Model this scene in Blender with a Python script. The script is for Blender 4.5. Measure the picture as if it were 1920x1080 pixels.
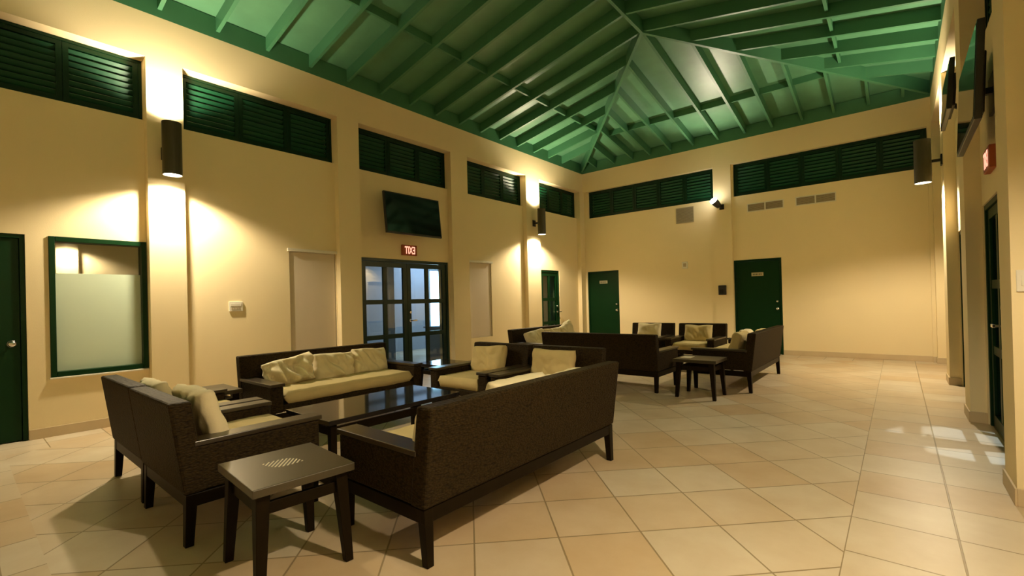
import bpy, bmesh, math, random
from mathutils import Vector, Matrix, noise
random.seed(7)
for o in list(bpy.data.objects): bpy.data.objects.remove(o)
S = bpy.context.scene
COL = S.collection

# ------------------------------------------------------------------ camera, world, exposure
YAW, PITCH, ROLL, F, CY, EYE = .6927, .0042, -.0252, 872.06, 561.32, 1.3041
cam_d = bpy.data.cameras.new('camera'); cam = bpy.data.objects.new('camera', cam_d); COL.objects.link(cam)
fw = Vector((-math.sin(YAW)*math.cos(PITCH), math.cos(YAW)*math.cos(PITCH), math.sin(PITCH)))
r0 = Vector((math.cos(YAW), math.sin(YAW), 0)); u0 = r0.cross(fw)
rr = r0*math.cos(ROLL) + u0*math.sin(ROLL); uu = -r0*math.sin(ROLL) + u0*math.cos(ROLL)
m = Matrix((rr, uu, -fw)).transposed().to_4x4(); m.translation = Vector((0, 0, EYE))
cam.matrix_world = m
cam_d.sensor_fit = 'HORIZONTAL'; cam_d.sensor_width = 36; cam_d.lens = 36*F/1920
cam_d.shift_x = 0; cam_d.shift_y = (CY-540)/1920
cam_d.clip_start = .05; cam_d.clip_end = 100
S.camera = cam
S.view_settings.view_transform = 'Standard'; S.view_settings.look = 'None'
S.view_settings.gamma = 1; S.view_settings.use_curve_mapping = False
S.view_settings.exposure = 1.2
W = bpy.data.worlds.new('night'); S.world = W; W.use_nodes = True
W.node_tree.nodes['Background'].inputs[0].default_value = (.02, .03, .05, 1)
W.node_tree.nodes['Background'].inputs[1].default_value = .3
WARM = (1, .83, .57)
LAMP_DOWN, LAMP_UP, GLOW = 150, 105, 12
FLOOD = 95

# ------------------------------------------------------------------ materials
def mat(name, col, rough=.6, spec=.5, metal=0, noise_amt=0, nscale=8, bump=0, bscale=60, emit=None, estr=0, coat=0):
    M = bpy.data.materials.new(name); M.use_nodes = True
    N = M.node_tree.nodes; L = M.node_tree.links; b = N['Principled BSDF']
    b.inputs['Base Color'].default_value = (*col, 1); b.inputs['Roughness'].default_value = rough
    b.inputs['Specular IOR Level'].default_value = spec; b.inputs['Metallic'].default_value = metal
    b.inputs['Coat Weight'].default_value = coat; b.inputs['Coat Roughness'].default_value = .05
    tc = N.new('ShaderNodeTexCoord')
    if noise_amt:
        n = N.new('ShaderNodeTexNoise'); n.inputs['Scale'].default_value = nscale; n.inputs['Detail'].default_value = 5
        L.new(tc.outputs['Object'], n.inputs['Vector'])
        r = N.new('ShaderNodeMixRGB'); r.inputs[1].default_value = (*[c*(1-noise_amt) for c in col], 1)
        r.inputs[2].default_value = (*[min(1, c*(1+noise_amt)) for c in col], 1)
        L.new(n.outputs['Fac'], r.inputs[0]); L.new(r.outputs[0], b.inputs['Base Color'])
    if bump:
        n = N.new('ShaderNodeTexNoise'); n.inputs['Scale'].default_value = bscale; n.inputs['Detail'].default_value = 3
        L.new(tc.outputs['Object'], n.inputs['Vector'])
        bp = N.new('ShaderNodeBump'); bp.inputs['Strength'].default_value = bump; bp.inputs['Distance'].default_value = .01
        L.new(n.outputs['Fac'], bp.inputs['Height']); L.new(bp.outputs[0], b.inputs['Normal'])
    if emit:
        b.inputs['Emission Color'].default_value = (*emit, 1); b.inputs['Emission Strength'].default_value = estr
    return M

def wicker_mat():
    M = mat('wicker', (.05, .034, .016), .6, .08)
    N = M.node_tree.nodes; L = M.node_tree.links; b = N['Principled BSDF']; tc = N.new('ShaderNodeTexCoord')
    br = N.new('ShaderNodeTexVoronoi'); br.inputs['Scale'].default_value = 55
    mp = N.new('ShaderNodeMapping'); mp.inputs['Scale'].default_value = (1, 1, 2.2)
    L.new(tc.outputs['Object'], mp.inputs[0]); L.new(mp.outputs[0], br.inputs['Vector'])
    cr = N.new('ShaderNodeMixRGB'); cr.inputs[1].default_value = (.042, .027, .009, 1); cr.inputs[2].default_value = (.008, .005, .003, 1)
    L.new(br.outputs['Distance'], cr.inputs[0]); L.new(cr.outputs[0], b.inputs['Base Color'])
    bp = N.new('ShaderNodeBump'); bp.inputs['Strength'].default_value = .6; bp.inputs['Distance'].default_value = .006; bp.invert = True
    L.new(br.outputs['Distance'], bp.inputs['Height']); L.new(bp.outputs[0], b.inputs['Normal'])
    return M

def tile_mat(name, rot, ox, oy, size):
    M = bpy.data.materials.new(name); M.use_nodes = True
    N = M.node_tree.nodes; L = M.node_tree.links; b = N['Principled BSDF']
    tc = N.new('ShaderNodeTexCoord')
    sb = N.new('ShaderNodeVectorMath'); sb.operation = 'SUBTRACT'; sb.inputs[1].default_value = (ox, oy, 0)
    L.new(tc.outputs['Object'], sb.inputs[0])
    vr = N.new('ShaderNodeVectorRotate'); vr.rotation_type = 'Z_AXIS'; vr.inputs['Angle'].default_value = rot
    L.new(sb.outputs[0], vr.inputs['Vector'])
    br = N.new('ShaderNodeTexBrick'); br.offset = 0; br.squash = 1
    br.inputs['Scale'].default_value = 1; br.inputs['Brick Width'].default_value = size; br.inputs['Row Height'].default_value = size
    br.inputs['Mortar Size'].default_value = .0055; br.inputs['Mortar Smooth'].default_value = .3; br.inputs['Bias'].default_value = -.15
    br.inputs['Color1'].default_value = (.66, .57, .43, 1); br.inputs['Color2'].default_value = (.60, .44, .26, 1)
    br.inputs['Mortar'].default_value = (.33, .25, .14, 1)
    L.new(vr.outputs[0], br.inputs['Vector'])
    n = N.new('ShaderNodeTexNoise'); n.inputs['Scale'].default_value = 2.2; n.inputs['Detail'].default_value = 8; n.inputs['Roughness'].default_value = .6
    L.new(tc.outputs['Object'], n.inputs['Vector'])
    rp = N.new('ShaderNodeValToRGB'); rp.color_ramp.elements[0].position = .3; rp.color_ramp.elements[0].color = (.84, .78, .7, 1)
    rp.color_ramp.elements[1].position = .72; rp.color_ramp.elements[1].color = (1, 1, 1, 1)
    L.new(n.outputs['Fac'], rp.inputs[0])
    mx = N.new('ShaderNodeMixRGB'); mx.blend_type = 'MULTIPLY'; mx.inputs[0].default_value = 1
    L.new(br.outputs['Color'], mx.inputs[1]); L.new(rp.outputs[0], mx.inputs[2]); L.new(mx.outputs[0], b.inputs['Base Color'])
    b.inputs['Roughness'].default_value = .38; b.inputs['Specular IOR Level'].default_value = .45
    bp = N.new('ShaderNodeBump'); bp.inputs['Strength'].default_value = .35; bp.inputs['Distance'].default_value = .004; bp.invert = True
    L.new(br.outputs['Fac'], bp.inputs['Height']); L.new(bp.outputs[0], b.inputs['Normal'])
    return M

def glass_mat(name, tint, refl, rough=.02):
    M = bpy.data.materials.new(name); M.use_nodes = True
    N = M.node_tree.nodes; L = M.node_tree.links; N.remove(N['Principled BSDF'])
    t = N.new('ShaderNodeBsdfTransparent'); t.inputs[0].default_value = (*tint, 1)
    g = N.new('ShaderNodeBsdfGlossy'); g.inputs['Roughness'].default_value = rough
    mx = N.new('ShaderNodeMixShader'); mx.inputs[0].default_value = refl
    L.new(t.outputs[0], mx.inputs[1]); L.new(g.outputs[0], mx.inputs[2]); L.new(mx.outputs[0], N['Material Output'].inputs[0])
    return M

def emit_mat(name, col, s):
    M = bpy.data.materials.new(name); M.use_nodes = True
    N = M.node_tree.nodes; L = M.node_tree.links; N.remove(N['Principled BSDF'])
    e = N.new('ShaderNodeEmission'); e.inputs[0].default_value = (*col, 1); e.inputs[1].default_value = s
    L.new(e.outputs[0], N['Material Output'].inputs[0]); return M

WALL = mat('cream_wall_paint', (.84, .70, .43), .75, .25, noise_amt=.03, nscale=1.3, bump=.08, bscale=120)
SKIRT = mat('tile_skirting', (.60, .47, .29), .45, .4, noise_amt=.12, nscale=4)
GREEN = mat('dark_green_paint', (.003, .028, .007), .4, .15, noise_amt=.15, nscale=5)
LOUVER = mat('louver_green_paint', (.003, .022, .008), .42, .2, noise_amt=.2, nscale=6)
SLAT = mat('louver_slat_uplit_paint', (.004, .055, .022), .45, .3, noise_amt=.2, nscale=6)  # brighter copy of the frame paint: lamp uplight painted into the slats
RAFTER = mat('rafter_green_paint', (.045, .17, .08), .45, .5, noise_amt=.12, nscale=4)
DECK = mat('ceiling_board_green', (.085, .235, .125), .42, .5, noise_amt=.25, nscale=3)
WICK = wicker_mat()
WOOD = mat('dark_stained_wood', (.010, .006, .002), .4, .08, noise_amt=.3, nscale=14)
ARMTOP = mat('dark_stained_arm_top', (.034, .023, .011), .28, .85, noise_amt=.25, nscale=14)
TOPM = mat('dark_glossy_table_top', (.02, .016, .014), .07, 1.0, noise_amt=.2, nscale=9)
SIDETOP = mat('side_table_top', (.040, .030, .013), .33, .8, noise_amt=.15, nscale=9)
CUSH = mat('khaki_cushion_fabric', (.60, .48, .24), .9, .15, noise_amt=.1, nscale=6, bump=.25, bscale=35)
CUSHW = mat('pale_cushion_fabric', (.80, .70, .47), .9, .15, noise_amt=.08, nscale=6, bump=.25, bscale=30)
BLACK = mat('black_plastic', (.012, .011, .010), .35, .5)
SCREEN = mat('screen_glass', (.006, .006, .006), .07, .6)
BRONZE = mat('dark_bronze_lamp', (.045, .038, .015), .42, .5, noise_amt=.15, nscale=10)
WHITEPL = mat('white_plastic', (.75, .70, .58), .5, .4)
GRILLE = mat('grey_metal_grille', (.42, .34, .22), .5, .4)
STEEL = mat('brushed_steel', (.72, .70, .66), .25, .5, metal=1)
BLIND = mat('beige_roller_blind', (.62, .53, .40), .6, .3, noise_amt=.05, nscale=3)
PLATE = mat('door_plate', (.52, .46, .28), .4, .5)
INK = mat('plate_lettering', (.10, .09, .05), .6, .3)
SIGNBOX = mat('exit_sign_case', (.38, .09, .03), .5, .3)
EXITL = emit_mat('exit_letters', (1, .40, .26), .75)
BULB = emit_mat('lamp_bulb', (1, .86, .6), GLOW)
FLOODM = emit_mat('flood_bulb', (1, .93, .78), 25)
FROST = mat('frosted_window_film', (.50, .60, .46), .25, .5)
CLEARDARK = glass_mat('clear_reflective_glass', (.75, .8, .78), .42)
GLASS = glass_mat('door_glass', (.9, .95, 1), .10)
DARKGLASS = glass_mat('dark_door_glass', (.5, .6, .55), .12)
OUTW = mat('hallway_white_wall', (.45, .48, .53), .7, .3, noise_amt=.08, nscale=2)
OUTD = mat('hallway_grey', (.20, .23, .27), .6, .3, noise_amt=.1, nscale=2)
TUBE = emit_mat('lit_doorway_beyond', (.45, .82, 1), 5)
NIGHT = mat('dark_beyond', (.012, .016, .018), .8, .2)
T_DIAG = tile_mat('diagonal_floor_tiles', math.radians(45), -.81, 2.77, .463)
T_STR = tile_mat('straight_floor_tiles', 0, -.24, 2.88, .457)
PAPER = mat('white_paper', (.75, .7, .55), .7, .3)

# ------------------------------------------------------------------ mesh helpers
class MB:
    def __init__(s): s.v = []; s.f = []
    def hexa(s, p):
        n = len(s.v); s.v += [tuple(q) for q in p]
        for f in ((0,3,2,1),(4,5,6,7),(0,1,5,4),(1,2,6,5),(2,3,7,6),(3,0,4,7)): s.f.append(tuple(n+i for i in f))
        return s
    def box(s, x0, x1, y0, y1, z0, z1):
        return s.hexa([(x0,y0,z0),(x1,y0,z0),(x1,y1,z0),(x0,y1,z0),(x0,y0,z1),(x1,y0,z1),(x1,y1,z1),(x0,y1,z1)])
    def prism(s, pts, axis, a, b):              # pts: 2D outline (ccw), extruded along axis 0/1/2 from a to b
        n = len(s.v); k = len(pts)
        def P(q, t): return {0:(t,q[0],q[1]), 1:(q[0],t,q[1]), 2:(q[0],q[1],t)}[axis]
        s.v += [P(q, a) for q in pts] + [P(q, b) for q in pts]
        s.f.append(tuple(n+i for i in reversed(range(k)))); s.f.append(tuple(n+k+i for i in range(k)))
        for i in range(k): j = (i+1) % k; s.f.append((n+i, n+j, n+k+j, n+k+i))
        return s
    def beam(s, A, B, w, h, up=(0,0,1)):        # box from A to B: A,B are the centres of its BOTTOM edge
        A, B, up = Vector(A), Vector(B), Vector(up)
        d = (B-A).normalized(); sd = d.cross(up).normalized()*(w/2); u = Vector((0,0,1))*h
        return s.hexa([A-sd, A+sd, B+sd, B-sd, A-sd+u, A+sd+u, B+sd+u, B-sd+u])
    def lathe(s, prof, c, axis='z', n=28):      # prof: (r, t) list
        b = len(s.v); k = len(prof)
        for i in range(n):
            a = 2*math.pi*i/n
            for r, t in prof:
                p = (r*math.cos(a), r*math.sin(a), t)
                if axis == 'x': p = (t, r*math.cos(a), r*math.sin(a))
                if axis == 'y': p = (r*math.sin(a), t, r*math.cos(a))
                s.v.append((c[0]+p[0], c[1]+p[1], c[2]+p[2]))
        for i in range(n):
            j = (i+1) % n
            for q in range(k-1): s.f.append((b+i*k+q, b+j*k+q, b+j*k+q+1, b+i*k+q+1))
        return s
    def disc(s, c, r, flip=False, n=28):
        b = len(s.v)
        for i in range(n): a = 2*math.pi*i/n; s.v.append((c[0]+r*math.cos(a), c[1]+r*math.sin(a), c[2]))
        f = tuple(range(b, b+n)); s.f.append(f[::-1] if flip else f); return s
    def build(s, name, m, parent=None, bevel=0, smooth=False, fix=True):
        me = bpy.data.meshes.new(name); me.from_pydata(s.v, [], s.f); me.update()
        if fix:
            bm = bmesh.new(); bm.from_mesh(me); bmesh.ops.recalc_face_normals(bm, faces=bm.faces); bm.to_mesh(me); bm.free()
        for mm in (m if isinstance(m, (list, tuple)) else [m]): me.materials.append(mm)
        o = bpy.data.objects.new(name, me); COL.objects.link(o)
        if parent is not None: o.parent = parent
        if bevel:
            bv = o.modifiers.new('bevel', 'BEVEL'); bv.width = bevel; bv.segments = 2; bv.limit_method = 'ANGLE'; bv.angle_limit = .6
        if smooth:
            for p in me.polygons: p.use_smooth = True
        return o

def thing(name, label, cat, loc=(0,0,0), rz=0, group=None):
    o = bpy.data.objects.new(name, None); COL.objects.link(o); o.empty_display_size = .1
    o.location = loc; o.rotation_euler = (0, 0, rz); o['label'] = label; o['category'] = cat
    if group: o['group'] = group
    return o
def tag(o, label, cat, group=None):
    o['label'] = label; o['category'] = cat
    if group: o['group'] = group
    return o
def struct(o, label=None, cat=None):
    o['kind'] = 'structure'
    if label: o['label'] = label; o['category'] = cat
    return o
def tree(o): return [(c, tree(c)) for c in bpy.data.objects if c.parent is o]
KIDS = {}
def dup(root, loc, rz, label, group=None):
    kids = {}
    for c in bpy.data.objects:
        if c.parent: kids.setdefault(c.parent.name, []).append(c)
    def cp(o, par):
        c = o.copy(); COL.objects.link(c)
        if par is not None: c.parent = par
        for k in kids.get(o.name, []): cp(k, c)
        return c
    r = cp(root, None); r.location = loc; r.rotation_euler = (0, 0, rz); r['label'] = label
    if group: r['group'] = group
    return r

# ------------------------------------------------------------------ the room: dimensions
XL, XP, XR, XRP = -6.90, -6.784, .645, .5245      # left wall / its pilaster+beam plane, right wall / its pilaster plane
YB, YBP = 11.47, 11.406                           # back wall / its pilaster+beam plane
YF = -8.2
ZL0, ZL1, ZE, ZG = 3.585, 4.31, 4.835, 5.12       # louvre sill, louvre head, top of cream beam, top of green plate
T = .30

# floor: diagonal field plus straight border rows
me = bpy.data.meshes.new('floor')
zones = [(-13, -6.36, YF, 16, 1), (-6.36, -.24, .30, 10.95, 0), (-.24, 4, YF, 16, 1), (-6.36, -.24, YF, .30, 1), (-6.36, -.24, 10.95, 16, 1)]
vv, ff = [], []
for x0, x1, y0, y1, k in zones:
    n = len(vv); vv += [(x0,y0,0),(x1,y0,0),(x1,y1,0),(x0,y1,0)]; ff.append((n,n+1,n+2,n+3))
me.from_pydata(vv, [], ff); me.materials.append(T_DIAG); me.materials.append(T_STR)
for p, z in zip(me.polygons, zones): p.material_index = z[4]
fl = bpy.data.objects.new('floor', me); COL.objects.link(fl); struct(fl, 'beige square floor tiles laid diagonally inside straight border rows', 'floor')

def wall_with_holes(mb, axis, a, b, s0, s1, z0, z1, holes):
    """slab on plane axis ('x' or 'y') between a and b, running s0..s1; holes = (s0,s1,z0,z1)"""
    ss = sorted({s0, s1, *[h[0] for h in holes], *[h[1] for h in holes]})
    for i in range(len(ss)-1):
        c = (ss[i]+ss[i+1])/2; zz = [(z0, z1)]
        for h in sorted(holes, key=lambda h: h[2]):
            if h[0] < c < h[1]:
                lo, hi = zz.pop(); zz += ([(lo, h[2])] if h[2] > lo else []) + ([(h[3], hi)] if h[3] < hi else [])
        for lo, hi in zz:
            if axis == 'x': mb.box(a, b, ss[i], ss[i+1], lo, hi)
            else: mb.box(ss[i], ss[i+1], a, b, lo, hi)

PIL_L = [(-8.2, -5.62), (-3.36+.0, -2.95), (-.95, -.55), (1.50, 1.87), (3.94, 4.32), (6.37, 6.83), (8.80, 9.33), (11.24, 11.47)]
PIL_L[0] = (-5.85, -5.45)
BAYS_L = [(PIL_L[i][1], PIL_L[i+1][0]) for i in range(len(PIL_L)-1)]
D1 = (-.42, .49, 0, 2.12); W1 = (.66, 1.495, .62, 2.12); D2 = (4.345, 6.345, 0, 2.11); D3 = (9.45, 10.30, 0, 2.08)
B1 = (3.19, 3.93, .55, 2.13); B2 = (6.90, 7.62, .55, 2.15)
mb = MB(); holes = [D1, W1, D2, D3, B1, B2] + [(a, b, ZL0, ZL1) for a, b in BAYS_L]
wall_with_holes(mb, 'x', XL-T, XL, YF, YB+T, 0, ZL1, holes)
for a, b in PIL_L: mb.box(XL, XP, a, b, 0, ZL1)
mb.box(XL-T, XP, YF, YB+T, ZL1, ZE)
struct(mb.build('wall_left', WALL, fix=False), 'cream wall with pilasters between green louvred openings, left side', 'wall')

PIL_R = [(-5.85, -5.45), (-3.36, -2.95), (-.95, -.55), (1.50, 1.87), (4.07, 4.47), (6.41, 6.83), (8.77, 9.25), (11.24, 11.47)]
BAYS_R = [(PIL_R[i][1], PIL_R[i+1][0]) for i in range(len(PIL_R)-1)]
D4 = (4.50, 6.38, 0, 2.11); D5 = (7.83, 8.74, 0, 2.09); B3 = (9.5, 10.4, .55, 2.13)
mb = MB(); holes = [D4, D5, B3] + [(a, b, ZL0, ZL1) for a, b in BAYS_R]
wall_with_holes(mb, 'x', XR, XR+T, YF, YB+T, 0, ZL1, holes)
for a, b in PIL_R: mb.box(XRP, XR, a, b, 0, ZL1)
mb.box(XRP, XR+T, YF, YB+T, ZL1, ZE)
struct(mb.build('wall_right', WALL, fix=False), 'cream wall with pilasters on the far right', 'wall')

LBK = [(-6.64, -3.275, 3.57, ZL1), (-2.85, .47, 3.57, ZL1)]
D6 = (-6.72, -5.77, 0, 2.075); D7 = (-2.885, -1.925, 0, 2.11)
mb = MB(); wall_with_holes(mb, 'y', YB, YB+T, XL, XR, 0, ZL1, LBK+[D6, D7])
for a, b in [(XL, -6.80), (-3.275, -2.89), (.47, XR)]: mb.box(a, b, YBP, YB, 0, ZL1)
mb.box(XL, XR, YBP, YB+T, ZL1, ZE)
struct(mb.build('wall_back', WALL, fix=False), 'cream end wall with two dark green doors', 'wall')
mb = MB(); mb.box(XL, XR, YF-T, YF, 0, ZE); struct(mb.build('wall_front', WALL))

# skirting
def skirt(name, segs):
    mb = MB()
    for s in segs: mb.box(*s, 0, .105)
    struct(mb.build(name, SKIRT, bevel=.003), name.replace('_', ' ')+', beige tile skirting along the wall foot', 'skirting')
segs = []
cuts = [(YF, -5.85), (-5.45, -3.36), (-2.95, -.95), (-.55, -.42), (.49, 1.50), (1.87, 3.94), (6.83, 8.80), (9.33, 9.45), (10.30, 11.24)]
for a, b in cuts: segs.append((XL, XL+.012, a, b))
for a, b in PIL_L: segs.append((XP, XP+.012, a-.012, b+.012)); segs.append((XL, XP, a-.012, a)); segs.append((XL, XP, b, b+.012))
skirt('baseboard_left', segs)
segs = []
for a, b in [(YF, -5.85), (-5.45, -3.36), (-2.95, -.95), (-.55, 1.50), (1.87, 4.07), (6.83, 7.83), (9.25, 11.24)]: segs.append((XR-.012, XR, a, b))
for a, b in PIL_R: segs.append((XRP-.012, XRP, a-.012, b+.012)); segs.append((XRP, XR, a-.012, a)); segs.append((XRP, XR, b, b+.012))
skirt('baseboard_right', segs)
skirt('baseboard_back', [(-5.77, -3.275, YB-.012, YB), (-3.275, -2.89, YBP-.012, YBP), (-1.925, .47, YB-.012, YB), (.47, XRP-.012, YBP-.012, YBP)])

# ------------------------------------------------------------------ ceiling: hipped deck with rafters
XM = (XP+XRP)/2; YA = 7.26; YA2 = -4.1; ZB0, ZBA = 4.93, 5.66    # rafter bottoms: at the wall, at the ridge
DH = .19
sL = (ZBA-ZB0)/(XM-XP); sB = (ZBA-ZB0)/(YBP-YA); sF = (ZBA-ZB0)/(YA2-YF)
EX = .45
def zx(x, e=0): return ZB0 + sL*((x-XP) if x < XM else (XRP-x)) + e
deck = MB()
A1 = (XM, YA, ZBA+DH); A2 = (XM, YA2, ZBA+DH)
cl = (XP-EX, YBP+EX*sL/sB, ZB0+DH-EX*sL); cr = (XRP+EX, YBP+EX*sL/sB, ZB0+DH-EX*sL)
fl_ = (XP-EX, YF-EX*sL/sF, ZB0+DH-EX*sL); fr_ = (XRP+EX, YF-EX*sL/sF, ZB0+DH-EX*sL)
up = lambda p: (p[0], p[1], p[2]+.04)
pts = [A1, A2, cl, cr, fl_, fr_]
deck.v = pts + [up(p) for p in pts]
for f in ((0,1,4,2), (1,0,3,5), (0,2,3), (1,5,4)):
    deck.f.append(f); deck.f.append(tuple(i+6 for i in reversed(f)))
for a, b in ((2,3),(3,5),(5,4),(4,2)): deck.f.append((a, b, b+6, a+6))
ceil = struct(deck.build('ceiling', DECK, fix=False), 'green boarded hip ceiling with exposed green rafters', 'ceiling')
pl = MB()
pl.box(XP-.12, XP, YF, YBP+.12, ZE, ZG-.01); pl.box(XRP, XRP+.12, YF, YBP+.12, ZE, ZG-.01)
pl.box(XP, XRP, YBP, YBP+.12, ZE, ZG-.01); pl.box(XP, XRP, YF-.12, YF, ZE, ZG-.01)
pl.build('wall_plate', RAFTER, ceil)
RW = .045
ys = [1.65+.625*k for k in range(-14, 15)]
for y in ys:
    if y < YF+.2: continue
    if y > YA: t = (YBP-y)/(YBP-YA)
    elif y < YA2: t = (y-YF)/(YA2-YF)
    else: t = 1
    if t < .1: continue
    xe = XP+(XM-XP)*t
    MB().beam((XP, y, ZB0), (xe, y, zx(xe)), RW, DH).build('rafter', RAFTER, ceil)
    xe = XRP-(XRP-XM)*t
    MB().beam((XRP, y, ZB0), (xe, y, zx(xe)), RW, DH).build('rafter', RAFTER, ceil)
bx = [-5.79, -5.26, -4.78, -4.25, -3.70, -3.13, -2.56, -2.02, -1.46, -.91, -.36]
bx = [-6.33]+bx+[.15]
for x in bx:
    t = (x-XP)/(XM-XP) if x < XM else (XRP-x)/(XRP-XM)
    ye = YBP-(YBP-YA)*t
    MB().beam((x, YBP, ZB0), (x, ye, ZB0+sB*(YBP-ye)), RW, DH).build('rafter', RAFTER, ceil)
for (x, y) in ((XP, YBP), (XRP, YBP)):
    MB().beam((x, y, ZB0-.05), (XM, YA, ZBA-.03), .05, .24).build('hip_beam', RAFTER, ceil)
MB().beam((XM, YA2, ZBA-.03), (XM, YA, ZBA-.03), .05, .24).build('ridge_beam', RAFTER, ceil)
for y0, y1 in zip(ys[:-1], ys[1:]):
    if y0 < -3 or y1 > 10.1: continue
    for x in (-5.43, -.68):
        MB().box(x-.02, x+.02, y0+RW/2, y1-RW/2, zx(x)+.07, zx(x)+DH).build('blocking', RAFTER, ceil)
for x0, x1 in zip(bx[:-1], bx[1:]):
    y = 10.15; t = (YBP-y)/(YBP-YA); 
    if x0 < XP+(XM-XP)*t or x1 > XRP-(XRP-XM)*t: continue
    z = ZB0+sB*(YBP-y)
    MB().box(x0+RW/2, x1-RW/2, y-.02, y+.02, z+.07, z+DH).build('blocking', RAFTER, ceil)

# ------------------------------------------------------------------ louvred clerestory windows
wn = [0]
def louvre_window(axis, plane, sgn, s0, s1, z0, z1, n, where):
    """panels with slats; plane = front of frame, sgn = outward direction"""
    wn[0] += 1
    F_ = MB()
    def bxx(mb, a, b, p0, p1, zz0, zz1):
        q0, q1 = sorted((plane+sgn*p0, plane+sgn*p1))
        if axis == 'x': mb.box(q0, q1, a, b, zz0, zz1)
        else: mb.box(a, b, q0, q1, zz0, zz1)
    bxx(F_, s0, s1, 0, .07, z0, z0+.03); bxx(F_, s0, s1, 0, .07, z1-.03, z1)
    bxx(F_, s0, s0+.03, 0, .07, z0+.03, z1-.03); bxx(F_, s1-.03, s1, 0, .07, z0+.03, z1-.03)
    root = struct(F_.build('window_%d' % wn[0], LOUVER), 'dark green louvred opening '+where, 'louvred window')
    w = (s1-s0-.06)/n
    for i in range(n):
        a, b = s0+.03+i*w+.002, s0+.03+(i+1)*w-.002
        P = MB(); st = .05
        bxx(P, a, a+st, .01, .055, z0+.032, z1-.032); bxx(P, b-st, b, .01, .055, z0+.032, z1-.032)
        bxx(P, a+st, b-st, .01, .055, z0+.032, z0+.08); bxx(P, a+st, b-st, .01, .055, z1-.08, z1-.032)
        k = 8; h = (z1-z0-.16)/k
        for j in range(k):
            zz = z0+.08+j*h
            q = [(.014, zz+h*.74), (.020, zz+h*.74+.008), (.054, zz+.016), (.048, zz+.006)]
            pts = [(plane+sgn*u, v) for u, v in q]
            if axis == 'x': P.prism(pts, 1, a+st, b-st)
            else: P.prism([(u, v) for u, v in pts], 0, a+st, b-st)
        po = P.build('louvre_panel', [LOUVER, SLAT], root, fix=True)
        for pf in po.data.polygons:
            if pf.index >= 24: pf.material_index = 1
    return root
whereL = ['', '', 'behind the camera side', 'at the upper left edge of the photo', 'above the wide blank wall, right of the nearest wall lamp',
          'above the hanging television and glass doors', 'fourth along the left wall, left of the far wall lamp', 'last on the left wall before the corner']
for i, (a, b) in enumerate(BAYS_L):
    if i < 2: continue
    louvre_window('x', XL-.06, -1, a+.004, b-.004, ZL0+.004, ZL1-.004, 3, whereL[i+1] if i+1 < len(whereL) else 'on the left wall')
louvre_window('y', YB+.04, 1, LBK[0][0]+.004, LBK[0][1]-.004, 3.574, ZL1-.004, 5, 'on the end wall above the left green door')
louvre_window('y', YB+.04, 1, LBK[1][0]+.004, LBK[1][1]-.004, 3.574, ZL1-.004, 5, 'on the end wall above the two grey vents')
for i, (a, b) in enumerate(BAYS_R):
    if i < 3: continue
    louvre_window('x', XR+.06, 1, a+.004, b-.004, ZL0+.004, ZL1-.004, 3, 'on the right wall, bay %s' % ['nearest the camera', 'behind the tilted television', 'above the narrow green door', 'next to the far corner'][i-3])
# dark outside of the clerestory
mb = MB()
mb.box(XL-T-.5, XL-T-.45, YF, YB+1, 2.7, 5.1); mb.box(XR+T+.45, XR+T+.5, YF, YB+1, 2.7, 5.1); mb.box(XL-1, XR+1, YB+T+.45, YB+T+.5, 2.7, 5.1)
struct(mb.build('wall_outer', NIGHT))

# ------------------------------------------------------------------ doors
def plain_door(name, axis, plane, sgn, s0, s1, z1, knob_at, label, plate=True, dead=True):
    """plane = wall face; door leaf set 3cm back (sgn = outward)"""
    def bxx(mb, a, b, p0, p1, zz0, zz1):
        q0, q1 = sorted((plane+sgn*p0, plane+sgn*p1))
        if axis == 'x': mb.box(q0, q1, a, b, zz0, zz1)
        else: mb.box(a, b, q0, q1, zz0, zz1)
        return mb
    mb = MB(); bxx(mb, s0+.002, s0+.04, .012, .12, 0, z1-.002); bxx(mb, s1-.04, s1-.002, .012, .12, 0, z1-.002); bxx(mb, s0+.04, s1-.04, .012, .12, z1-.042, z1-.002)
    d = struct(mb.build(name, GREEN, bevel=.003), label, 'door')
    bxx(MB(), s0+.044, s1-.044, .03, .075, .008, z1-.046).build('door_leaf', GREEN, d, bevel=.003)
    def knob(z, r, nm):
        c = plane+sgn*.03
        prof = [(0, -.062), (r*.7, -.060), (r, -.045), (r*.8, -.028), (r*.35, -.018), (r*.35, -.006), (r*1.1, -.004), (r*1.1, 0), (0, 0)]
        prof = [(p, t*sgn) for p, t in prof]
        pos = (c, knob_at, z) if axis == 'x' else (knob_at, c, z)
        MB().lathe(prof, pos, axis, 20).build(nm, STEEL, d, smooth=True)
    knob(1.0, .032, 'door_knob')
    if dead: knob(1.16, .022, 'deadbolt')
    if plate:
        c = (s0+s1)/2
        p = bxx(MB(), c-.12, c+.12, .024, .03, 1.73, 1.81).build('name_plate', PLATE, d)
        mb = MB()
        for k in range(6): bxx(mb, c-.09+k*.031, c-.09+k*.031+.018, .022, .024, 1.752, 1.788)
        mb.build('plate_lettering', INK, p)
    return d
plain_door('door_1', 'x', XL, -1, D1[0], D1[1], 2.12, .385, 'dark green door with round knob at the left edge of the photo', plate=False, dead=False)
plain_door('door_2', 'y', YB, 1, D6[0], D6[1], 2.075, -5.85, 'dark green door on the end wall beside the left corner')
plain_door('door_3', 'y', YB, 1, D7[0], D7[1], 2.11, -2.02, 'dark green door in the middle of the end wall, behind the rear sofa')
plain_door('door_4', 'x', XR, 1, D5[0], D5[1], 2.09, 7.93, 'narrow view of a dark green door in the right wall', plate=False)

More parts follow.
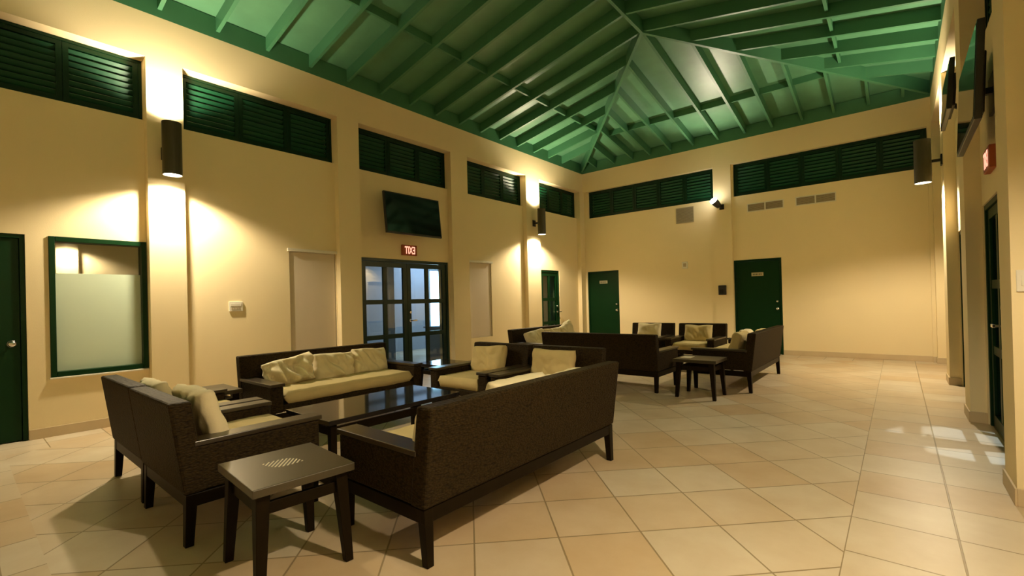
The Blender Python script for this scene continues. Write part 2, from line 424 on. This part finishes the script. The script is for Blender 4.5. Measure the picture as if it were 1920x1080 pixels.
def glass_door(name, plane, sgn, s0, s1, z1, leaves, cols, rows, gm, label, handle=True, fm=None):
    fm = fm or GREEN
    def bxx(mb, a, b, p0, p1, zz0, zz1):
        q0, q1 = sorted((plane+sgn*p0, plane+sgn*p1)); mb.box(q0, q1, a, b, zz0, zz1); return mb
    mb = MB(); bxx(mb, s0+.002, s0+.05, .012, .12, 0, z1-.002); bxx(mb, s1-.05, s1-.002, .012, .12, 0, z1-.002); bxx(mb, s0+.05, s1-.05, .012, .12, z1-.052, z1-.002)
    d = struct(mb.build(name, fm, bevel=.003), label, 'door')
    w = (s1-s0-.108)/leaves
    for i in range(leaves):
        a = s0+.054+i*w+.003; b = a+w-.006; st = .085; zb = .12; zt = z1-.056
        L_ = MB(); bxx(L_, a, a+st, .03, .075, .008, zt); bxx(L_, b-st, b, .03, .075, .008, zt)
        bxx(L_, a+st, b-st, .03, .075, .008, zb); bxx(L_, a+st, b-st, .03, .075, zt-.09, zt)
        iw = (b-a-2*st); ih = (zt-.09-zb)
        for c in range(1, cols): xx = a+st+iw*c/cols; bxx(L_, xx-.04, xx+.04, .035, .07, zb, zt-.09)
        for r in range(1, rows):
            zz = zb+ih*r/rows
            for c in range(cols):
                bxx(L_, a+st+iw*c/cols+(.04 if c else 0), a+st+iw*(c+1)/cols-(.04 if c < cols-1 else 0), .035, .07, zz-.04, zz+.04)
        leaf = L_.build('door_leaf', fm, d, bevel=.002)
        for c in range(cols):
            for r in range(rows):
                ya = a+st+iw*c/cols+(.04 if c else 0); yb = a+st+iw*(c+1)/cols-(.04 if c < cols-1 else 0)
                za = zb+ih*r/rows+(.04 if r else 0); zc = zb+ih*(r+1)/rows-(.04 if r < rows-1 else 0)
                bxx(MB(), ya, yb, .050, .055, za, zc).build('glass_pane', gm, leaf)
        if handle and i == leaves-1 or leaves == 1:
            hy = a+.045 if leaves > 1 else b-.045
            H_ = MB(); H_.lathe([(0, -.02), (.028, -.02), (.028, 0), (0, 0)], (plane+sgn*.03 - sgn*0, hy, 1.0), 'x', 16) if sgn > 0 else H_.lathe([(0, 0), (.028, 0), (.028, .02), (0, .02)], (plane+sgn*.03, hy, 1.0), 'x', 16)
            q = sorted((plane+sgn*.01, plane-sgn*.05)); H_.box(q[0], q[1], hy-.01, hy+.01, .99, 1.01)
            q = sorted((plane-sgn*.035, plane-sgn*.05)); H_.box(q[0], q[1], hy-.01, hy+.11, .985, 1.012)
            H_.lathe([(0, 0), (.024, 0), (.024, .03), (0, .03)], (plane+sgn*.03+(-.03 if sgn > 0 else 0), hy, 1.15), 'x', 16)
            H_.build('door_handle', STEEL, leaf, bevel=.002)
    return d
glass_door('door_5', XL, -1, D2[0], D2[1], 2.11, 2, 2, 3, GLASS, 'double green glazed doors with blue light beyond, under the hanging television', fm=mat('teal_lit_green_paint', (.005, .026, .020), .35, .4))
glass_door('door_6', XL, -1, D3[0], D3[1], 2.08, 1, 2, 3, DARKGLASS, 'narrow dark green glazed door on the left wall near the corner')
glass_door('door_7', XR, 1, D4[0], D4[1], 2.11, 2, 2, 3, GLASS, 'dark green glazed doors in the right wall recess below the tilted television')

# office window
mb = MB(); y0, y1, z0, z1 = W1
for a in ((y0, y0+.05, z0, z1), (y1-.05, y1, z0, z1), (y0+.05, y1-.05, z0, z0+.055), (y0+.05, y1-.05, z1-.055, z1)): mb.box(XL-.10, XL+.014, a[0]+.001, a[1]-.001, a[2]+.001, a[3]-.001)
w_ = struct(mb.build('window_20', GREEN, bevel=.004), 'green framed window with frosted glass beside the leftmost door', 'window')
MB().box(XL-.075, XL-.066, y0+.05, y1-.05, z0+.055, 1.73).build('frosted_pane', FROST, w_)
MB().box(XL-.075, XL-.066, y0+.05, y1-.05, 1.73, z1-.055).build('clear_pane', CLEARDARK, w_)
MB().box(XL+.001, XL+.028, y0-.01, y1-.003, z0-.018, z0-.001).build('sill', WHITEPL, w_, bevel=.003)
# room behind the office window, dim
mb = MB(); mb.box(XL-T-1.6, XL-T-1.5, -1, 2.5, 0, 3.2); mb.box(XL-T-1.5, XL-T, 2.4, 2.5, 0, 3.2); mb.box(XL-T-1.5, XL-T, -1, -.9, 0, 3.2); mb.box(XL-T-1.5, XL-T, -.9, 2.4, 2.5, 2.6)
struct(mb.build('wall_office', OUTD, fix=False))

# blind-covered windows
def blind(name, plane, sgn, h, label):
    y0, y1, z0, z1 = h
    q = lambda a, b: sorted((plane+sgn*a, plane+sgn*b))
    mb = MB(); p = q(.045, .10)
    mb.box(*p, y0+.001, y0+.025, z0, z1); mb.box(*p, y1-.025, y1-.001, z0, z1); mb.box(*p, y0+.025, y1-.025, z0, z0+.03); mb.box(*p, y0+.025, y1-.025, z1-.03, z1-.001)
    w = struct(mb.build(name, WHITEPL), label, 'window')
    MB().box(*q(.018, .022), y0+.012, y1-.012, z0+.01, z1-.012).build('blind', BLIND, w)
    MB().box(*q(.07, .075), y0+.025, y1-.025, z0+.03, z1-.03).build('glass_pane', CLEARDARK, w)
    MB().box(*q(-.035, 0), y0-.03, y1+.02, z1-.005, z1+.04).build('head_rail', WHITEPL, w, bevel=.004)
    return w
blind('window_21', XL, -1, B1, 'window closed by a beige roller blind behind the long sofa, left of the glass doors')
blind('window_22', XL, -1, B2, 'window closed by a beige roller blind, right of the glass doors')
blind('window_23', XR, 1, B3, 'window closed by a beige roller blind on the far right wall')

# hallway beyond the glass doors, lit cold
mb = MB()
mb.box(-10.8, -10.6, 3.2, 14, 0, 3.2)
mb.box(-10.6, -8.6, 13, 13.2, 0, 3.2)
struct(mb.build('wall_hallway', OUTW, fix=False))
mb = MB(); mb.box(-10.6, XL-T, 3.2, 13, 2.9, 3.0); struct(mb.build('ceiling_hallway', OUTW, fix=False))
mb = MB(); mb.box(-10.6, XL-T, 3.1, 3.2, 0, 2.9); mb.box(-9.35, -9.15, 6.5, 6.68, 0, 2.9); mb.box(-7.95, -7.85, 9.2, 11.2, 0, 2.9)  # last slab is added behind the narrow glazed door to keep its panes dark
struct(mb.build('wall_hallway_end_and_blocker', OUTD, fix=False))
mb = MB(); mb.box(-10.6, -10.56, 8.86, 9.70, 0, 2.36)
struct(mb.build('door_8', OUTD), 'frame of the lit doorway seen through the glass doors', 'door')
MB().box(-10.56, -10.54, 8.98, 9.58, .55, 2.25).build('lit_opening', TUBE, bpy.data.objects['door_8'])
mb = MB(); mb.box(-8.3, -7.75, 6.9, 7.6, 0, .75); mb.box(-8.34, -7.71, 6.86, 7.64, .75, .78)
tag(mb.build('hallway_cabinet', OUTW, bevel=.004), 'low pale cabinet seen through the lower panes of the glass doors', 'cabinet')
def area(name, loc, size, power, col, rot=(0,0,0), sy=None):
    l = bpy.data.lights.new(name, 'AREA'); l.energy = power; l.color = col; l.size = size
    if sy: l.shape = 'RECTANGLE'; l.size_y = sy
    o = bpy.data.objects.new(name, l); COL.objects.link(o); o.location = loc; o.rotation_euler = rot; return o
def spot(name, loc, direction, power, col, ang, blend=.3, rad=.03, parent=None):
    l = bpy.data.lights.new(name, 'SPOT'); l.energy = power; l.color = col; l.spot_size = math.radians(ang); l.spot_blend = blend; l.shadow_soft_size = rad
    o = bpy.data.objects.new(name, l); COL.objects.link(o); o.location = loc
    o.rotation_euler = Vector(direction).to_track_quat('-Z', 'Y').to_euler()
    if parent is not None: o.parent = parent
    return o
area('hallway_ceiling_light', (-9.6, 8.6, 2.85), .4, 22, (.55, .78, 1), sy=.8)
# lit ceiling panel fitting for that light
f_ = thing('ceiling_light', 'flat ceiling light in the hallway beyond the glass doors', 'light', (-9.6, 8.6, 2.9))
MB().box(-.22, .22, -.42, .42, -.03, 0).build('light_panel', emit_mat('hall_panel', (.62, .82, 1), 3), f_)
# ------------------------------------------------------------------ cylinder wall lamps
def wall_lamp(loc, side, label, group='cylinder wall lamps on the pilasters'):
    """loc = centre of tube; side = +1 if the wall lies toward -x, -1 if toward +x"""
    t = thing('wall_lamp', label, 'lamp', loc, 0, group)
    r = .098; h = .31
    MB().lathe([(r-.006, -h), (r, -h), (r, h), (r-.006, h), (r-.006, h-.04), (r-.006, -h+.012), (r-.006, -h)], (0, 0, 0), n=36).build('lamp_body', BRONZE, t, smooth=False)
    MB().disc((0, 0, -h+.006), r-.007, True).build('lower_bulb', BULB, t, fix=False)
    MB().disc((0, 0, h-.04), r-.007).build('upper_bulb', BULB, t, fix=False)
    d = abs((XP if side > 0 else XRP)-loc[0])
    mb = MB(); q = sorted((-side*(r-.01), -side*(d-.02)))
    mb.box(q[0], q[1], -.02, .02, -.035, .005)
    q = sorted((-side*(d-.02), -side*(d-.001))); mb.box(q[0], q[1], -.055, .055, -.09, .06)
    mb.build('wall_bracket', BLACK, t, bevel=.003)
    spot('lamp_light_down', (0, 0, -h-.01), (0, 0, -1), LAMP_DOWN, WARM, 148, .45, .05, t)
    spot('lamp_light_up', (0, 0, h+.01), (0, 0, 1), LAMP_UP, WARM, 128, .6, .05, t)
    return t
wall_lamp((-6.55, 1.685, 3.20), 1, 'bronze cylinder lamp on the left wall pilaster nearest the camera')
wall_lamp((-6.55, 9.08, 3.20), 1, 'bronze cylinder lamp on the left wall pilaster near the far corner')
wall_lamp((.315, 8.98, 3.17), -1, 'bronze cylinder lamp on the right wall, before the end wall louvres')
wall_lamp((.315, 1.68, 3.17), -1, 'bronze cylinder lamp on the right wall beside the camera')
wall_lamp((-6.55, -5.65, 3.20), 1, 'bronze cylinder lamp added out of view for fill light, left wall behind the camera')  # this unseen pair is added as fill for the room
wall_lamp((.315, -5.65, 3.17), -1, 'bronze cylinder lamp added out of view for fill light, right wall behind the camera')

# flood lamp on end wall
t = thing('flood_lamp', 'small black flood lamp with glaring bulb on the end wall pilaster', 'lamp', (-3.09, YBP, 3.40))
mb = MB(); mb.lathe([(0, -.10), (.055, -.10), (.075, -.02), (.085, .07), (.08, .07), (.0, .05)], (0, 0, 0), n=20)
b_ = mb.build('lamp_head', BLACK, t); b_.location = (-.06, -.2, .02); b_.rotation_euler = Vector((-.55, -.5, .75)).to_track_quat('Z', 'Y').to_euler()
dn = Vector((-.55, -.5, .75)).normalized()
o_ = MB().lathe([(0, .055), (.05, .058), (.082, .085), (.07, .13), (0, .155)], (0, 0, 0), n=20).build('bulb', FLOODM, t, smooth=True)
o_.location = b_.location; o_.rotation_euler = b_.rotation_euler
MB().box(-.05, .05, -.02, -.001, -.1, .02).build('mounting_plate', BLACK, t, bevel=.003)
MB().beam((0, -.02, -.06), (-.05, -.16, -.04), .025, .025).build('arm', BLACK, t)
spot('flood_light', Vector((-.06, -.2, .02))+dn*.19, (.10, -.55, .62), FLOOD, (1, .82, .6), 110, .8, .06, t)

# ------------------------------------------------------------------ televisions
def television(name, w, h, label, loc, rz, tilt):
    t = thing(name, label, 'television', loc, rz)
    # local: screen faces -Y, centre at origin
    R = Matrix.Rotation(-tilt, 4, 'X')
    def rb(*a):
        m_ = MB().box(*a); m_.v = [tuple(R @ Vector(v)) for v in m_.v]; return m_
    rb(-w/2, w/2, -.02, .025, -h/2, h/2).build('casing', BLACK, t, bevel=.006)
    rb(-w/2+.022, w/2-.022, -.0235, -.0205, -h/2+.03, h/2-.022).build('screen', SCREEN, t)
    rb(-w*.3, w*.3, .026, .06, -h*.35, h*.3).build('back_housing', BLACK, t, bevel=.01)
    return t
def tv_arm(t, pts, plate):
    MB().beam(*pts, .05, .05).build('wall_arm', BLACK, t); MB().box(*plate).build('mounting_plate', BLACK, t)
t = television('television', 1.22, .72, 'dark flat television tilted down above the glazed doors on the left wall', (-6.60, 5.27, 2.87), math.radians(90), math.radians(6))
tv_arm(t, ((0, .06, -.02), (0, .29, -.02)), (-.15, .15, .278, .298, -.15, .15))
t = television('television', 1.25, .72, 'large television high on the right wall reflecting green ceiling', (.487, 5.38, 2.90), math.radians(-90), math.radians(2.5))
tv_arm(t, ((0, .07, -.02), (0, .14, -.02)), (-.2, .2, .133, .156, -.15, .15))
t = television('television', .95, .56, 'smaller television farther along the right wall, seen edge-on near the bright lamp glow', (.495, 7.5, 3.58), math.radians(-90), math.radians(4))
tv_arm(t, ((0, .06, -.15), (0, .135, -.20)), (-.12, .12, .125, .148, -.30, -.06))

# ------------------------------------------------------------------ exit signs (the photograph is mirror-reversed, so is the lettering)
def exit_sign(loc, rz, label):
    t = thing('exit_sign', label, 'sign', loc, rz, 'exit signs over the glazed doors')
    MB().box(-.165, .165, -.045, 0, -.095, .095).build('sign_case', SIGNBOX, t, bevel=.006)
    cu = bpy.data.curves.new('exit_text', 'FONT'); cu.body = 'EXIT'; cu.size = .175; cu.align_x = 'CENTER'; cu.align_y = 'CENTER'; cu.extrude = .002; cu.offset = .0035; cu.space_character = .98
    to = bpy.data.objects.new('tmp', cu); COL.objects.link(to)
    dg = bpy.context.evaluated_depsgraph_get(); me = bpy.data.meshes.new_from_object(to.evaluated_get(dg))
    bpy.data.objects.remove(to)
    xs = [v.co.x for v in me.vertices]; zs = [v.co.y for v in me.vertices]
    cx, cz = (max(xs)+min(xs))/2, (max(zs)+min(zs))/2; k = .23/(max(xs)-min(xs)); kz = .135/(max(zs)-min(zs))
    for v in me.vertices: v.co = Vector((-(v.co.x-cx)*k, -.048+v.co.z*.5, (v.co.y-cz)*kz))
    me.materials.append(EXITL)
    o = bpy.data.objects.new('lettering', me); COL.objects.link(o); o.parent = t
    return t
exit_sign((XL+.001, 5.37, 2.285), math.radians(90), 'lit red exit sign under the television on the left wall')
exit_sign((XR-.001, 5.62, 2.40), math.radians(-90), 'lit red exit sign under the large television on the right wall')

# ------------------------------------------------------------------ small wall fittings
def grille(name, x0, x1, z0, z1, halves, label, vertical=False):
    t = thing(name, label, 'vent', ((x0+x1)/2, YB, (z0+z1)/2)); w, h = (x1-x0)/2, (z1-z0)/2
    mb = MB(); mb.box(-w, w, -.012, -.001, -h, -h+.018); mb.box(-w, w, -.012, -.001, h-.018, h)
    mb.box(-w, -w+.018, -.012, -.001, -h+.018, h-.018); mb.box(w-.018, w, -.012, -.001, -h+.018, h-.018)
    if halves == 2: mb.box(-.012, .012, -.012, -.001, -h+.018, h-.018)
    mb.build('frame', WHITEPL if halves == 2 else GRILLE, t)
    mb = MB(); n = int((2*h-.036)/.02)
    for i in range(n):
        z = -h+.018+(i+.5)*(2*h-.036)/n
        mb.prism([(-.010, z-.006), (-.008, z-.007), (-.002, z+.006), (-.004, z+.007)], 0, -w+.018, w-.018)
    mb.build('slats', GRILLE, t)
    MB().box(-w+.018, w-.018, -.0018, -.0008, -h+.018, h-.018).build('backing', mat('grille_shadow', (.18, .14, .09), .8, .2), t)
grille('air_vent', -4.18, -3.75, 3.11, 3.49, 1, 'square grey air grille below the louvres, left of the flood lamp')
grille('air_vent', -2.57, -1.85, 3.17, 3.36, 2, 'long grey air vent left of its twin, above the middle green door')
grille('air_vent', -1.63, -.92, 3.17, 3.36, 2, 'long grey air vent on the right of the pair, over blank wall')
t = thing('thermostat', 'small pale round-cornered thermostat on the end wall', 'thermostat', (-3.99, YB, 2.08))
MB().box(-.07, .07, -.03, -.001, -.085, .085).build('case', WHITEPL, t, bevel=.012); MB().box(-.035, .035, -.033, -.0305, -.04, .045).build('display', GRILLE, t)
t = thing('wall_telephone', 'small black box on the end wall beside the middle green door', 'wall box', (-3.12, YBP, 1.44))
MB().box(-.085, .085, -.05, -.001, -.11, .11).build('case', BLACK, t, bevel=.012); MB().box(-.055, .03, -.058, -.051, -.08, .02).build('cover', mat('black_gloss', (.012, .012, .012), .5, .2), t, bevel=.003)
t = thing('control_plate', 'pale rectangular control plate on the left wall, left of the blind window', 'wall plate', (XL, 2.455, 1.33), math.radians(90))
MB().box(-.085, .085, -.02, -.001, -.065, .065).build('plate', WHITEPL, t, bevel=.004)
MB().box(-.070, .062, -.026, -.0205, .002, .045).build('cover', WHITEPL, t, bevel=.003)
mb = MB(); [mb.box(-.06+k*.03, -.042+k*.03, -.025, -.0205, -.038, -.014) for k in range(4)]; mb.build('buttons', GRILLE, t)
t = thing('light_switch', 'pale light switch plate on the pilaster edge at the far right of the photo', 'switch', (.585, 4.07, 1.35), 0)
MB().box(-.04, .04, -.01, -.001, -.065, .065).build('plate', WHITEPL, t, bevel=.003); MB().box(-.02, .02, -.015, -.0105, -.03, .03).build('rocker', WHITEPL, t, bevel=.002)

# ------------------------------------------------------------------ furniture
def leg(x, y, z, tw=.058, bw=.042, sx=0, sy=0):
    a, b = tw/2, bw/2; mb = MB()
    return mb.hexa([(x+sx-b, y+sy-b, 0), (x+sx+b, y+sy-b, 0), (x+sx+b, y+sy+b, 0), (x+sx-b, y+sy+b, 0), (x-a, y-a, z), (x+a, y-a, z), (x+a, y+a, z), (x-a, y+a, z)])
def pillow_mesh(name, w, d, h, seed, pw=4, wr=.012, edge=.16, crumple=0):
    """closed cushion centred on origin, lying in XY, thickness h along Z"""
    n = 36; vs = []; fs = []
    def P(i, j, s):
        u, v = -1+2*i/n, -1+2*j/n
        t = (max(0, 1-abs(u)**pw)*max(0, 1-abs(v)**pw))**.42
        th = h/2*(edge+(1-edge)*t) if (0 < i < n and 0 < j < n) else 0
        # rounded plan with pulled corners
        k = 1-.05*(1-abs(u*v))*(abs(u)**6+abs(v)**6)/2
        x, y = u*w/2*k, v*d/2*k
        q = Vector((x*5, y*5, seed*3.7))
        nz = noise.noise(q)*wr + noise.noise(q*2.7+Vector((5, 1, s)))*wr*.6
        if crumple:
            nz += crumple*(abs(noise.noise(Vector((x*9+y*7, y*4-x*3, seed)))) - .2)*t
        return (x+noise.noise(q+Vector((9, 9, 0)))*wr, y+noise.noise(q+Vector((2, 7, 4)))*wr, s*th+nz*(1 if t > 0 else .3))
    idx = {}
    for s in (1, -1):
        for i in range(n+1):
            for j in range(n+1):
                if s == -1 and (i in (0, n) or j in (0, n)): idx[(i, j, s)] = idx[(i, j, 1)]; continue
                idx[(i, j, s)] = len(vs); vs.append(P(i, j, s))
    for s in (1, -1):
        for i in range(n):
            for j in range(n):
                q = (idx[(i, j, s)], idx[(i+1, j, s)], idx[(i+1, j+1, s)], idx[(i, j+1, s)])
                fs.append(q if s > 0 else q[::-1])
    me = bpy.data.meshes.new(name); me.from_pydata(vs, [], fs); me.update()
    for p in me.polygons: p.use_smooth = True
    return me
def frame_parts(t, w):
    """local frame: seat faces -Y. wicker body, wooden arm tops, base and legs"""
    hw = w/2; aw = .125
    for s in (-1, 1):
        a, b = sorted((s*hw, s*(hw-aw)))
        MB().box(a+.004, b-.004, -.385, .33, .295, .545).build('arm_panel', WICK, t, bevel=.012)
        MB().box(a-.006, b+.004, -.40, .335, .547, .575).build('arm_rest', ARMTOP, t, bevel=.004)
    MB().prism([(.275, .29), (.385, .29), (.452, .80), (.345, .80)], 0, -hw, hw).build('backrest', WICK, t, bevel=.014)
    MB().box(-hw+aw, hw-aw, -.37, .275, .295, .365).build('seat_deck', WICK, t, bevel=.008)
    mb = MB(); z0, z1 = .215, .287
    mb.box(-hw+.01, hw-.01, -.38, -.345, z0, z1); mb.box(-hw+.01, hw-.01, .34, .375, z0, z1)
    mb.box(-hw+.01, -hw+.045, -.345, .34, z0, z1); mb.box(hw-.045, hw-.01, -.345, .34, z0, z1)
    mb.build('base_frame', WOOD, t, bevel=.004)
    for sx in (-1, 1):
        leg(sx*(hw-.038), -.352, .286, sx=sx*.0).build('leg', WOOD, t, bevel=.003)
        leg(sx*(hw-.038), .348, .286, sy=.015).build('leg', WOOD, t, bevel=.003)
def seat_cushion(t, w, seed):
    me = pillow_mesh('seat_cushion', w-.265, .66, .125, seed, pw=26, wr=.006, edge=.72)
    me.materials.append(CUSH); o = bpy.data.objects.new('seat_cushion', me); COL.objects.link(o); o.parent = t; o.location = (0, -.055, .428)
def back_cushion(t, lx, w, h, label, group, seed, m_=None, tz=0, ty=0, crumple=0, lean=0, thick=.15, roll=0):
    me = pillow_mesh('back_cushion', w, h, thick, seed, pw=5, wr=.016, crumple=crumple+.035)
    me.materials.append(m_ or CUSH)
    o = bpy.data.objects.new('back_cushion', me); COL.objects.link(o)
    M_ = Matrix.Translation(t.location) @ Matrix.Rotation(t.rotation_euler.z, 4, 'Z') @ Matrix.Translation((lx, .195+ty, .47+h/2*.97+tz)) @ Matrix.Rotation(math.radians(78+lean), 4, 'X') @ Matrix.Rotation(roll, 4, 'Z')
    o.matrix_world = M_
    tag(o, label, 'cushion', group); return o
def sofa(loc, rz, w, label, group, seed):
    t = thing('sofa', label, 'sofa', loc, rz, group); frame_parts(t, w); seat_cushion(t, w, seed); return t
def armchair(loc, rz, w, label, group, seed):
    t = thing('armchair', label, 'armchair', loc, rz, group); frame_parts(t, w); seat_cushion(t, w, seed); return t
R90 = math.pi/2
GS = 'dark wicker sofas'; GA = 'dark wicker armchairs'; GC = 'khaki back cushions'
# A: big sofa seen from behind
A_ = sofa((-2.185, 2.44, 0), -R90, 1.97, 'dark wicker sofa in the foreground seen from behind', GS, 1)
for i, (lx, nm) in enumerate([(.62, 'nearest the camera, only its side showing'), (0.06, 'in the middle, top edge showing over the back'), (-.52, 'at the far end, low behind the back')]):
    back_cushion(A_, lx, .56, .33, 'pale cushion on the foreground sofa, '+nm, GC, 11+i, CUSHW, tz=(-.06, .015, -.03)[i], ty=(.03, .01, .01)[i])
# B: two armchairs at left foreground, seen from behind
B2_ = armchair((-3.445, 1.18, 0), math.pi, .89, 'dark wicker armchair beside the foreground side table, seen from behind', GA, 2)
B1_ = armchair((-4.385, 1.19, 0), math.pi, .89, 'dark wicker armchair at far left seen from behind, next to its twin', GA, 3)
back_cushion(B2_, -.08, .56, .36, 'khaki cushion leaning in the armchair beside the foreground side table', GC, 21, m_=CUSHW, ty=.0, lean=-4, tz=.0, thick=.13)
back_cushion(B1_, -.02, .50, .31, 'pale cushion peeking over the back of the far left armchair', GC, 22, CUSHW, tz=.0, ty=-.0, thick=.12)
# D: long sofa along left wall
D_ = sofa((-4.93, 2.80, 0), R90, 1.80, 'dark wicker sofa with three cushions facing the coffee table from the left wall', GS, 4)
back_cushion(D_, -.48, .53, .30, 'crumpled pale cushion at the left end of the long sofa', GC, 31, CUSHW, crumple=.22, roll=.16, ty=-.05, tz=-.01)
back_cushion(D_,   .04, .50, .30, 'pale cushion in the middle of the long sofa', GC, 32, CUSHW, crumple=.07, ty=-.04, tz=-.01)
back_cushion(D_, .52, .47, .31, 'pale cushion at the right end of the long sofa', GC, 33, CUSHW, crumple=.09, ty=-.03, tz=-.01, roll=-.04)
# E: two armchairs facing camera
E1_ = armchair((-3.70, 3.87, 0), 0, .88, 'dark wicker armchair facing the camera behind the coffee table, left of the pair', GA, 5)
E2_ = armchair((-2.77, 3.87, 0), 0, .88, 'dark wicker armchair facing the camera, right of the pair, behind the foreground sofa', GA, 6)
back_cushion(E1_, -.05, .50, .32, 'khaki cushion in the left one of the two facing armchairs', GC, 41, roll=.04)
back_cushion(E2_, -.06, .54, .32, 'khaki cushion in the right one of the two facing armchairs', GC, 42)
# F: sofa at left wall, far group
F_ = sofa((-4.93, 7.25, 0), R90, 1.85, 'dark wicker sofa against the left wall in the far seating group', GS, 7)
back_cushion(F_, -.52, .54, .31, 'cream cushion at the near end of the far left wall sofa', GC, 51, CUSHW, lean=-10, ty=-.08, roll=.1)
back_cushion(F_, .05, .52, .31, 'cream cushion in the middle of the far left wall sofa', GC, 52, CUSHW, ty=-.03)
back_cushion(F_, .56, .46, .33, 'white tilted cushion at the far end of the far left wall sofa', GC, 53, CUSHW, tz=.05, roll=.35, ty=-.03)
# G: sofa of far group with back to camera
G_ = sofa((-3.48, 6.50, 0), math.pi, 1.90, 'dark wicker sofa of the far group with its back to the camera', GS, 8)
# H: two armchairs at far end
H1_ = armchair((-3.80, 8.62, 0), 0, .86, 'dark wicker armchair facing the camera before the end wall, left of the far pair', GA, 9)
H2_ = armchair((-2.84, 8.62, 0), 0, .86, 'dark wicker armchair facing the camera before the end wall, right of the far pair', GA, 10)
back_cushion(H1_, .0, .48, .32, 'khaki cushion in the left armchair of the far pair', GC, 61, CUSHW, tz=.02)
back_cushion(H2_, -.02, .50, .32, 'khaki cushion in the right armchair of the far pair', GC, 62)
# C: far right sofa seen from behind/side
C_ = sofa((-1.90, 7.73, 0), -R90, 1.95, 'dark wicker sofa on the right of the far group, seen from its side and back', GS, 12)
back_cushion(C_, .58, .48, .33, 'khaki cushion at the near end of the far right sofa', GC, 71, ty=-.06, lean=-8)
back_cushion(C_, .06, .48, .33, 'paler cushion behind the near one on the far right sofa', GC, 72, CUSHW, ty=-.12, lean=-8)
back_cushion(C_, -.5, .48, .30, 'khaki cushion at the far end of the far right sofa, hidden', GC, 73)

def side_table(loc, rz, w, d, h, label, top_strips=False, group='small dark side tables', top=None):
    t = thing('side_table', label, 'side table', loc, rz, group)
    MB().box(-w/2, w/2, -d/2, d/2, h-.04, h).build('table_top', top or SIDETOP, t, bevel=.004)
    for sx in (-1, 1):
        for sy in (-1, 1):
            leg(sx*(w/2-.065), sy*(d/2-.055), h-.04, .062, .040, sx*.03, sy*.025).build('leg', WOOD, t, bevel=.003)
    z0, z1 = h-.145, h-.09
    a, b = w/2-.085, d/2-.075
    for s in (-1, 1):
        y = s*(d/2-.055); MB().box(-a, a, y-.012, y+.012, z0, z1).build('rail', WOOD, t, bevel=.002)
        x = s*(w/2-.065); MB().box(x-.012, x+.012, -b, b, z0, z1).build('rail', WOOD, t, bevel=.002)
    return t
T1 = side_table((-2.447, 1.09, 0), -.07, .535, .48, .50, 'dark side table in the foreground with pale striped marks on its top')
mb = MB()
for k in range(11):                                             # pale slanted strips lying on the top
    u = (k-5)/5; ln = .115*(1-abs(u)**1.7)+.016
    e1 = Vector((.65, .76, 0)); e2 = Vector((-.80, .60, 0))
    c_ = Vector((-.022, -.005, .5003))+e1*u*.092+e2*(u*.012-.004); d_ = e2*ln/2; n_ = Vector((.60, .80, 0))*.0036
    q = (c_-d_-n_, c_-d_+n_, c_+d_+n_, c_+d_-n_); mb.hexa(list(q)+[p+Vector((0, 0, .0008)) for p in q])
mb.build('pale_strips', PAPER, T1)
side_table((-5.32, 1.60, 0), 0, .52, .50, .50, 'dark side table in the corner between the far left armchair and long sofa')
side_table((-4.81, 4.26, 0), 0, .50, .52, .50, 'dark glossy side table reflecting the blue glass doors, beside the long sofa', top=TOPM)
side_table((-2.02, 6.27, 0), 0, .54, .50, .50, 'dark side table at the near corner of the far seating group')
o = MB().box(-2.24, -2.11, 6.16, 6.34, .501, .506).build('folded_paper', PAPER); tag(o, 'small pale folded paper lying on the far side table', 'paper')

# coffee table
t = thing('coffee_table', 'long dark glossy coffee table between the sofas and armchairs', 'coffee table', (-3.43, 2.32, 0))
w, d, h = .66, 1.27, .49
MB().box(-w/2, w/2, -d/2, d/2, h-.035, h).build('table_top', TOPM, t, bevel=.003)
for sx in (-1, 1):
    for sy in (-1, 1): leg(sx*(w/2-.05), sy*(d/2-.05), h-.035, .05, .042).build('leg', WOOD, t, bevel=.003)
for s in (-1, 1):
    MB().box(s*(w/2-.05)-.012, s*(w/2-.05)+.012, -d/2+.075, d/2-.075, h-.12, h-.06).build('rail', WOOD, t, bevel=.002)
    y = s*(d/2-.05); MB().box(-w/2+.075, w/2-.075, y-.012, y+.012, h-.12, h-.06).build('rail', WOOD, t, bevel=.002)

# outside lamp whose light falls through the right-hand glass doors
spot('outside_light', (1.30, 5.5, 2.66), (-.80, 0, -2.66), 130, (.75, .88, 1), 24, .25, .02)
